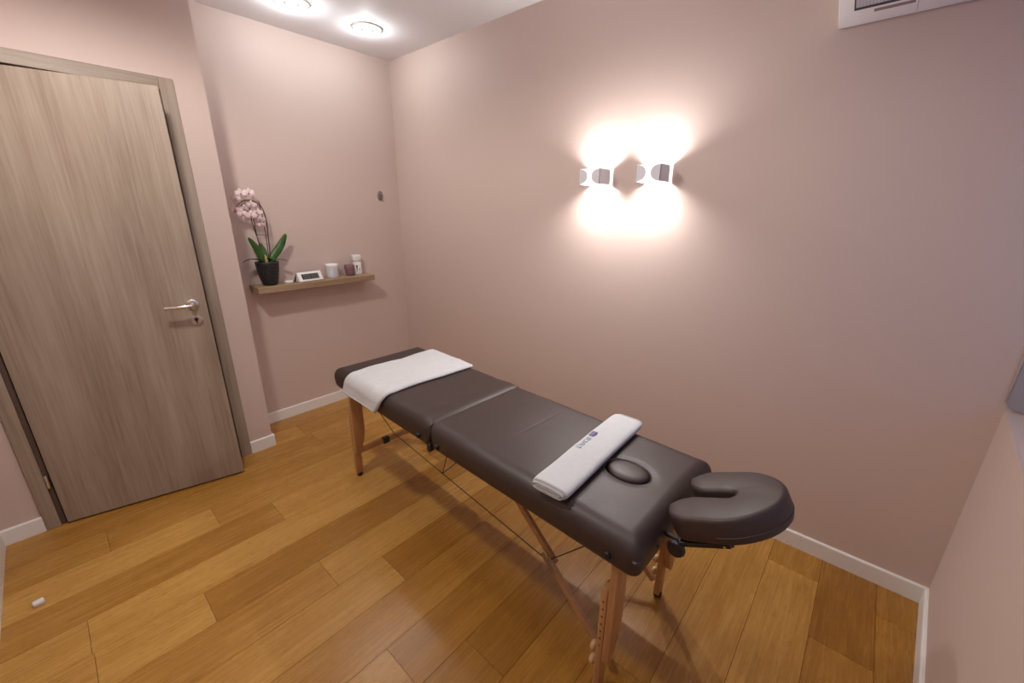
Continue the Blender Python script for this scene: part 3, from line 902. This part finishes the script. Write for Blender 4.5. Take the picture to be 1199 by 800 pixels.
def flower_bm(c, nrm, size, rnd):
    n = Vector(nrm).normalized(); a = Vector((0, 0, 1)); u = a.cross(n).normalized(); v = n.cross(u)
    bm = NB()
    for k, (ang, ln, wd) in enumerate(((90, 1.0, 0.55), (215, 0.95, 0.5), (325, 0.95, 0.5), (10, 1.02, 0.95), (170, 1.02, 0.95))):
        r_ = math.radians(ang+rnd.uniform(-7, 7)); d_ = u*math.cos(r_)+v*math.sin(r_); sd = n.cross(d_)
        rows = []
        for i in range(6):
            f = i/5; w_ = size*wd*0.5*(math.sin(PI*(0.08+0.86*f))**0.8)
            p = c + d_*(size*ln*f) + n*(size*0.18*math.sin(f*PI) + (0.003 if k > 2 else 0) - size*0.12*f*f)
            rows.append([bm.verts.new(p + sd*(w_*q) + n*(-0.10*w_*q*q)) for q in (-1, -0.5, 0, 0.5, 1)] +
                        [bm.verts.new(p + sd*(w_*q) + n*(-0.10*w_*q*q-0.0012)) for q in (1, 0.5, 0, -0.5, -1)])
        for a_, b_ in zip(rows, rows[1:]):
            for i in range(10): bm.faces.new((a_[i], a_[(i+1) % 10], b_[(i+1) % 10], b_[i]))
        bm.faces.new(list(reversed(rows[0]))); bm.faces.new(rows[-1])
    return bm
def lip_bm(c, nrm, size):
    n = Vector(nrm).normalized(); bm = NB()
    tube(bm, [c - n*0.001, c + n*size*0.25 - Vector((0, 0, size*0.10)), c + n*size*0.42 - Vector((0, 0, size*0.36)), c + n*size*0.30 - Vector((0, 0, size*0.50))], [0.003, size*0.15, size*0.12, 0.001], 8)
    return bm
rf = random.Random(5)
FL = [(-1.180, 1.588, 0.085, 0.034), (-1.136, 1.592, 0.085, 0.036), (-1.208, 1.556, 0.075, 0.028), (-1.228, 1.490, 0.090, 0.032), (-1.196, 1.470, 0.100, 0.032),
      (-1.138, 1.522, 0.100, 0.030), (-1.150, 1.458, 0.105, 0.034), (-1.112, 1.478, 0.095, 0.032), (-1.102, 1.436, 0.100, 0.030), (-1.097, 1.404, 0.095, 0.024), (-1.172, 1.500, 0.080, 0.026)]
for (y, z, x, s_) in FL:
    nrm = (0.75+rf.uniform(-.2, .2), -0.35+rf.uniform(-.55, .55), 0.05+rf.uniform(-.4, .35))
    c_ = Vector(O(y, z, x))
    f_ = obj('flower', flower_bm(c_, nrm, s_*1.05, rf), M['petal'], orc, True)
    obj('lip', lip_bm(c_+Vector(nrm).normalized()*0.004, nrm, s_*0.62), M['lip'], f_, True)
for (y, z) in ((-1.205, 1.528), (-1.094, 1.532)):
    bm = NB(); lathe(bm, [(0.001, -0.008), (0.005, -0.004), (0.006, 0.001), (0.003, 0.007), (0.0006, 0.010)], O(y, z, 0.083), 10); obj('bud', bm, M['lip'], orc, True)

# little white puck beside the pot
bm = NB(); lathe(bm, [(0.026, 0.0), (0.028, 0.003), (0.028, 0.010), (0.024, 0.013), (0.006, 0.0135)], (0.088, -0.985, SZ+0.001), 32)
o = autosmooth(obj('tealight_dish', bm, M['white_plastic'])); tag(o, 'small low white disc on the shelf between orchid pot and clock', 'dish')

# digital clock: white wedge, dark display, rear stand
clk = thing('digital_clock', 'white wedge-shaped digital clock with a dark display on the shelf', 'clock', (0.098, -0.850, SZ+0.001), math.radians(6))
hw = 0.086
bm = NB(); prism(bm, [(0.030, 0.0), (0.036, 0.004), (0.004, 0.062), (-0.004, 0.064), (-0.020, 0.010), (-0.018, 0.0)], -hw, hw, 'y', 0.002, 2)
for v in bm.verts: v.co = Vector((v.co.x, v.co.y, v.co.z))
body_c = autosmooth(obj('case', bm, M['white_plastic'], clk))
f0, f1 = Vector((0.036, 0, 0.004)), Vector((0.004, 0, 0.062)); nn = Vector((f1.z-f0.z, 0, f0.x-f1.x)).normalized()
def onface(y, f, h=0.0006): p = f0.lerp(f1, f); return (p.x+nn.x*h, y, p.z+nn.z*h)
bm = NB()
A_ = [bm.verts.new(onface(y, f, 0.0010)) for y, f in ((-0.062, 0.20), (0.060, 0.20), (0.060, 0.80), (-0.062, 0.80))]
B_ = [bm.verts.new(onface(y, f, -0.001)) for y, f in ((-0.062, 0.20), (0.060, 0.20), (0.060, 0.80), (-0.062, 0.80))]
bm.faces.new(A_); bm.faces.new(list(reversed(B_)))
for i in range(4): bm.faces.new((A_[i], B_[i], B_[(i+1) % 4], A_[(i+1) % 4]))
dsp = obj('display', bm, plain('clock_lcd', (0.045, 0.055, 0.048), 0.25), clk)
bm = NB()
def seg(y0, y1, a, b):
    bm.faces.new([bm.verts.new(onface(y, f, 0.0014)) for y, f in ((y0, a), (y1, a), (y1, b), (y0, b))])
for y in (-0.048, -0.022, 0.010, 0.036):     # plain segment strokes of an unreadable display
    seg(y, y+0.003, 0.32, 0.68); seg(y+0.014, y+0.017, 0.32, 0.68); seg(y, y+0.017, 0.66, 0.71); seg(y, y+0.017, 0.29, 0.34)
obj('display_segments', bm, plain('clock_lcd_segment', (0.14, 0.155, 0.14), 0.4), dsp)
bm = NB(); prism(bm, [(-0.020, 0.004), (-0.006, 0.055), (-0.050, 0.0)], -hw-0.002, hw-0.01, 'y'); obj('rear_stand', bm, M['black'], clk)

# white candle tin
cn = thing('candle_jar', 'white candle jar between the clock and the mauve glass', 'candle', (0.052, -0.658, SZ+0.001))
bm = NB(); lathe(bm, [(0.042, 0.0), (0.045, 0.003), (0.045, 0.080), (0.0455, 0.081), (0.0455, 0.093), (0.043, 0.096), (0.040, 0.094), (0.039, 0.086)], (0, 0, 0), 48, cap1=False); autosmooth(obj('jar', bm, M['candle_white'], cn), 50)
bm = NB(); lathe(bm, [(0.0395, 0.080), (0.0395, 0.0865), (0.004, 0.0875)], (0, 0, 0), 32); obj('wax', bm, M['candle_white'], cn)
bm = NB()
rows = []
for i in range(9):
    a = math.radians(-62+44*i/8); rows.append((bm.verts.new((0.0454*math.cos(a), 0.0454*math.sin(a), 0.020)), bm.verts.new((0.0454*math.cos(a), 0.0454*math.sin(a), 0.060))))
for a, b in zip(rows, rows[1:]): bm.faces.new((a[0], b[0], b[1], a[1]))
obj('label_patch', bm, M['candle_blue'], cn)['label'] = 'pale blue patch on the jar'

# mauve glass tealight holder
gl_ = thing('tealight_glass', 'mauve glass tealight holder in front of the white bottle', 'candle holder', (0.060, -0.525, SZ+0.001))
bm = NB(); lathe(bm, [(0.024, 0.0), (0.030, 0.003), (0.033, 0.020), (0.037, 0.055), (0.038, 0.078), (0.0365, 0.079), (0.0345, 0.078), (0.033, 0.055), (0.029, 0.022), (0.024, 0.018)], (0, 0, 0), 40); autosmooth(obj('glass', bm, M['mauve'], gl_), 60)
bm = NB(); lathe(bm, [(0.020, 0.0185), (0.0205, 0.034), (0.018, 0.036), (0.003, 0.036)], (0, 0, 0), 24); obj('tealight', bm, M['wax'], gl_)

# white bottle with a square cap
bo = thing('bottle', 'square white bottle with a dark motif at the right end of the shelf', 'bottle', (0.040, -0.452, SZ+0.001), math.radians(-6))
bm = NB(); box(bm, -0.020, 0.020, -0.028, 0.028, 0.0, 0.094, 0.004, 2); box(bm, -0.012, 0.012, -0.014, 0.014, 0.093, 0.104, 0.001, 1)
autosmooth(obj('bottle_body', bm, M['white_plastic'], bo))
bm = NB(); box(bm, -0.021, 0.021, -0.030, 0.030, 0.103, 0.148, 0.004, 2); cap = autosmooth(obj('cap', bm, M['white_plastic'], bo))
bm = NB()
for zz in (0.115, 0.124, 0.133): box(bm, 0.0205, 0.0214, -0.018, 0.020, zz, zz+0.0025)
obj('print_lines', bm, M['label_tan'], cap)
bm = NB()
prism(bm, [(-0.008+0.008*math.cos(k*PI/8)*(1 if k % 2 else 0.7), 0.060+0.014*math.sin(k*PI/8)) for k in range(16)], 0.0195, 0.0206, 'x')
prism(bm, [(-0.011, 0.020), (-0.006, 0.020), (-0.005, 0.050), (-0.010, 0.050)], 0.0195, 0.0206, 'x')
prism(bm, [(0.008, 0.028), (0.013, 0.030), (0.014, 0.044), (0.009, 0.046)], 0.0195, 0.0206, 'x')
obj('motif', bm, M['print'], bo)

# small metal hook on the wall above the shelf
hk = thing('wall_hook', 'small round metal hook on the pink wall near the corner', 'hook', (0.0, -0.171, 1.610))
bm = NB(); lathe(bm, [(0.024, 0.0005), (0.024, 0.006), (0.020, 0.009), (0.006, 0.010)], (0, 0, 0), 28, 'x')
for v in bm.verts: v.co.z *= 1.5
autosmooth(obj('plate', bm, M['steel'], hk))
bm = NB(); tube(bm, spline([(0.008, 0, -0.006), (0.018, 0, -0.010), (0.024, 0, -0.018), (0.022, 0, -0.026), (0.016, 0, -0.028)], 6), 0.004, 10)
lathe(bm, [(0.003, 0.018), (0.007, 0.020), (0.008, 0.024), (0.005, 0.028)], (0, 0, 0.010), 16, 'x'); tube(bm, [(0.008, 0, 0.010), (0.022, 0, 0.010)], 0.004, 10)
obj('hook', bm, M['steel'], hk, True)

# ------------------------------------------------------------------ wall lamps
LW, LH, LD = 0.115, 0.076, 0.120
def wall_lamp(cx, cz, label):
    t = thing('wall_lamp', label, 'wall lamp', (cx, 0, cz), 0, 'wall lamps on the long wall')
    hw, hh, tk = LW/2, LH/2, 0.003
    bm = NB()
    box(bm, -hw, -hw+tk, -LD, -0.012, -hh, hh); box(bm, hw-tk, hw, -LD, -0.012, -hh, hh)
    box(bm, -hw+tk, hw-tk, -LD, -LD+tk, -hh, hh)
    obj('housing', bm, M['lamp_white'], t)
    bm = NB(); box(bm, -hw+0.01, hw-0.01, -0.012, -0.0006, -0.020, 0.020, 0.002, 1); obj('wall_plate', bm, M['lamp_white'], t)
    # two grey D-shaped lobes wrapping from the sides on to the front
    for s in (-1, 1):
        bm = NB(); pts = []
        fh = hh-0.0055
        pts += [(s*(hw-0.0045 if s < 0 else hw+0.0015), -fh), (s*(hw-0.0045 if s < 0 else hw+0.0015), fh)]
        for k in range(13):
            a = PI/2 - PI*k/12
            pts.append((s*(0.044 - 0.033*math.cos(a)), fh*math.sin(a)))
        prism(bm, pts, -LD-0.003, -LD+0.0005, 'y')
        box(bm, min(s*hw, s*(hw+0.0015)), max(s*hw, s*(hw+0.0015)), -LD-0.003, -0.016, -fh, fh)
        obj('side_plate', bm, M['lamp_grey'], t)['label'] = 'grey D-shaped side plate'
    bm = NB()
    fh = hh-0.004
    pts = []
    for k in range(13):
        a = PI/2 - PI*k/12; pts.append((0.044-0.033*math.cos(a)-0.001, fh*math.sin(a)))
    pts += [(-p[0], p[1]) for p in reversed(pts)]
    prism(bm, pts, -LD-0.0018, -LD+0.0002, 'y'); obj('light_strip', bm, M['diffuser'], t)
    for dz in (1, -1):
        bm = NB(); lathe(bm, [(0.002, -0.006), (0.006, -0.004), (0.008, 0.0), (0.006, 0.004), (0.002, 0.006)], (0, -0.072, dz*0.008), 14); obj('bulb', bm, M['bulb'], t, True)
    for dz in (1, -1):
        li = bpy.data.lights.new('reflector', 'SPOT'); li.energy = 7.8 if dz < 0 else 4.6; li.spot_size = math.radians(150); li.spot_blend = 1.0; li.shadow_soft_size = 0.009; li.color = (1.0, 0.97, 0.95)
        lo = link(bpy.data.objects.new('reflector', li)); lo.location = (0, -0.072, dz*0.0165)
        lo.rotation_euler = (math.radians(-20), 0, 0) if dz < 0 else (math.radians(180+12), 0, 0)
        lo.parent = t
    return t
wall_lamp(1.898, 1.680, 'white box wall lamp on the long wall, nearer the shelf corner')
wall_lamp(2.211, 1.683, 'white box wall lamp on the long wall, nearer the window')

# ------------------------------------------------------------------ downlights
def downlight(x, y, label, energy, cone=170, blend=0.5):
    t = thing('ceiling_light', label, 'ceiling light', (x, y, H), 0, 'ceiling downlights')
    bm = NB(); lathe(bm, [(0.090, -0.0005), (0.090, -0.004), (0.086, -0.006), (0.078, -0.006)], (0, 0, 0), 48); autosmooth(obj('trim_ring', bm, M['white_plastic'], t))
    bm = NB()
    N = 48
    prof = [(0.077, -0.0065), (0.077, -0.011), (0.072, -0.0155), (0.060, -0.017), (0.048, -0.0155), (0.043, -0.011), (0.043, -0.0065)]
    rings = [[bm.verts.new((r*math.cos(2*PI*i/N), r*math.sin(2*PI*i/N), z)) for i in range(N)] for r, z in prof]
    for p, q in zip(rings, rings[1:]+rings[:1]):
        for i in range(N): bm.faces.new((p[i], p[(i+1) % N], q[(i+1) % N], q[i]))
    obj('glass_ring', bm, M['ring_glow'], t, True)
    bm = NB(); lathe(bm, [(0.0415, -0.0065), (0.0415, -0.011), (0.038, -0.013), (0.010, -0.0135)], (0, 0, 0), 36); autosmooth(obj('centre_cap', bm, M['cap_dark'], t))
    if cone < 180:
        li = bpy.data.lights.new('downlight', 'SPOT'); li.spot_size = math.radians(cone); li.spot_blend = blend; li.shadow_soft_size = 0.075
    else:
        li = bpy.data.lights.new('downlight', 'POINT'); li.shadow_soft_size = 0.022
    li.energy = energy; li.color = (1.0, 0.935, 0.88) if cone < 180 else (0.95, 0.98, 1.0)
    lo = link(bpy.data.objects.new('downlight', li)); lo.location = (0, 0, -0.075 if cone < 180 else -0.042); lo.parent = t
    return t
downlight(0.421, -0.420, 'glowing round ceiling light nearest the corner of the two pink walls', 1.7, 180, 0.08)
downlight(0.414, -0.866, 'glowing round ceiling light cut off by the top edge, above the shelf', 2.1, 180, 0.08)
downlight(1.42, -1.85, 'added out-of-view ceiling light over the floor in front of the door', 29, 172, 0.4)  # extra unseen fixture, added to brighten the door side and left floor
downlight(2.50, -1.25, 'added out-of-view ceiling light over the head end of the massage table', 7.0)  # second added fixture outside the view, lifts the right part of the long wall

# ------------------------------------------------------------------ air conditioner high on the long wall (its underside is in view)
ac = thing('air_conditioner', 'white air conditioner high on the pink wall, its underside cut off by the top edge', 'air conditioner', (2.814, 0, 2.130))
AW, AK = 0.676, 0.395
def au(d_): return AK*d_                    # underside height above its back edge, at distance d_ from the wall
prof = [(-0.001, 0.300), (-0.001, 0.012), (-0.008, 0.006), (-0.016, 0.0075)]
prof += [(-d_, au(d_)) for d_ in (0.024, 0.06, 0.10, 0.14, 0.175)]
prof += [(-0.200, 0.084), (-0.216, 0.100), (-0.224, 0.125), (-0.228, 0.18), (-0.226, 0.25), (-0.218, 0.280), (-0.200, 0.296), (-0.17, 0.300)]
bm = NB()
NS = 5
def end_in(k): a_ = k/NS*PI/2; return 0.006*(1-math.sin(a_)), 0.006*(1-math.cos(PI/2-a_)) if False else 0.006*(1-math.sin(a_))
rings = []
cy_ = sum(p[0] for p in prof)/len(prof); cz_ = sum(p[1] for p in prof)/len(prof)
for x, inset in [(0.0, 0.006), (0.0018, 0.0018), (0.006, 0.0), (AW-0.006, 0.0), (AW-0.0018, 0.0018), (AW, 0.006)]:
    ring = []
    for (y, z) in prof:
        dy, dz = cy_-y, cz_-z; l_ = math.hypot(dy, dz)
        yy = min(y + dy/l_*inset, -0.001)
        ring.append(bm.verts.new((x, yy, z + dz/l_*inset)))
    rings.append(ring)
n_ = len(prof)
for a_, b_ in zip(rings, rings[1:]):
    for i in range(n_): bm.faces.new((a_[i], a_[(i+1) % n_], b_[(i+1) % n_], b_[i]))
bm.faces.new(list(reversed(rings[0]))); bm.faces.new(rings[-1])
autosmooth(obj('body', bm, M['ac_white'], ac), 35)
ny, nz = -AK/math.hypot(1, AK)*-1, -1/math.hypot(1, AK)     # outward normal of the underside (down and out)
def slab(bm, x0, x1, d0, d1, h0, h1):
    vs = []
    for h in (h0, h1):
        for (x, d_) in ((x0, d0), (x1, d0), (x1, d1), (x0, d1)):
            vs.append(bm.verts.new((x, -d_ - AK/math.hypot(1, AK)*h, au(d_) + nz*h)))
    for q in ((3, 2, 1, 0), (4, 5, 6, 7), (0, 1, 5, 4), (1, 2, 6, 5), (2, 3, 7, 6), (3, 0, 4, 7)): bm.faces.new([vs[i] for i in q])
ox0, ox1, od0, od1 = 0.043, AW-0.043, 0.076, 0.172
bm = NB()
slab(bm, ox0, ox1, od0, od0+0.009, -0.002, 0.0016); slab(bm, ox0, ox1, od1-0.004, od1, -0.002, 0.0016)
slab(bm, ox0, ox0+0.0035, od0+0.009, od1-0.004, -0.002, 0.0016); slab(bm, ox1-0.0035, ox1, od0+0.009, od1-0.004, -0.002, 0.0016)
obj('outlet_frame', bm, plain('dark_outlet_edge', (0.06, 0.06, 0.07), 0.5), ac)
bm = NB(); slab(bm, ox0+0.0035, ox1-0.0035, od0+0.009, od1-0.004, -0.002, 0.0008); obj('louver_flap', bm, M['grille'], ac)
bm = NB(); slab(bm, 0.095, 0.196, 0.054, 0.065, -0.001, 0.0006); obj('marking_strip', bm, M['taupe'], ac)
bm = NB(); slab(bm, 0.2025, 0.2035, 0.020, 0.076, -0.001, 0.0005); obj('cover_joint', bm, M['grey_plastic'], ac)

# door stop on the floor
bm = NB(); box(bm, -0.012, 0.012, -0.016, 0.016, 0.0005, 0.020, 0.005, 3)
ds = autosmooth(obj('door_bumper', bm, M['scrap'])); ds.location = (0.888, -2.385, 0); ds.rotation_euler = (0, 0, 0.15)
tag(ds, 'small pale square stopper on the wooden floor near the left edge', 'door stop')

# ------------------------------------------------------------------ daylight, camera, view
wd = bpy.data.worlds.new('World'); sc.world = wd; wd.use_nodes = True
bg = wd.node_tree.nodes['Background']
sky = wd.node_tree.nodes.new('ShaderNodeTexSky'); sky.sky_type = 'PREETHAM' if False else 'HOSEK_WILKIE'
sky.sun_direction = Vector((-0.6, -0.7, 0.25)).normalized(); sky.turbidity = 3.0
mixn = wd.node_tree.nodes.new('ShaderNodeMix'); mixn.data_type = 'RGBA'; mixn.inputs[0].default_value = 0.75
wd.node_tree.links.new(sky.outputs[0], mixn.inputs[6]); mixn.inputs[7].default_value = (0.35, 0.42, 0.95, 1)
wd.node_tree.links.new(mixn.outputs[2], bg.inputs['Color']); bg.inputs['Strength'].default_value = 0.4

cam = bpy.data.cameras.new('Camera'); co = link(bpy.data.objects.new('Camera', cam))
a, b, c = -0.3121, 0.0109, 0.7214
fwd = Vector((-math.sin(c)*math.cos(a), math.cos(c)*math.cos(a), math.sin(a)))
r = Vector((math.cos(c), math.sin(c), 0)); u = r.cross(fwd)
r2 = r*math.cos(b)+u*math.sin(b); u2 = -r*math.sin(b)+u*math.cos(b)
mt = Matrix(((r2.x, u2.x, -fwd.x, 3.0896), (r2.y, u2.y, -fwd.y, -2.0624), (r2.z, u2.z, -fwd.z, 1.5105), (0, 0, 0, 1)))
co.matrix_world = mt
cam.sensor_fit = 'HORIZONTAL'; cam.sensor_width = 36; cam.lens = 36*476.5171/1199; cam.clip_start = 0.02
sc.camera = co

sc.view_settings.view_transform = 'Standard'; sc.view_settings.look = 'None'; sc.view_settings.gamma = 1.0
sc.view_settings.use_curve_mapping = False
sc.view_settings.exposure = 1.08
sc.cycles.max_bounces = 8; sc.cycles.diffuse_bounces = 6
sc.cycles.sample_clamp_indirect = 4.0
sc.cycles.use_denoising = True
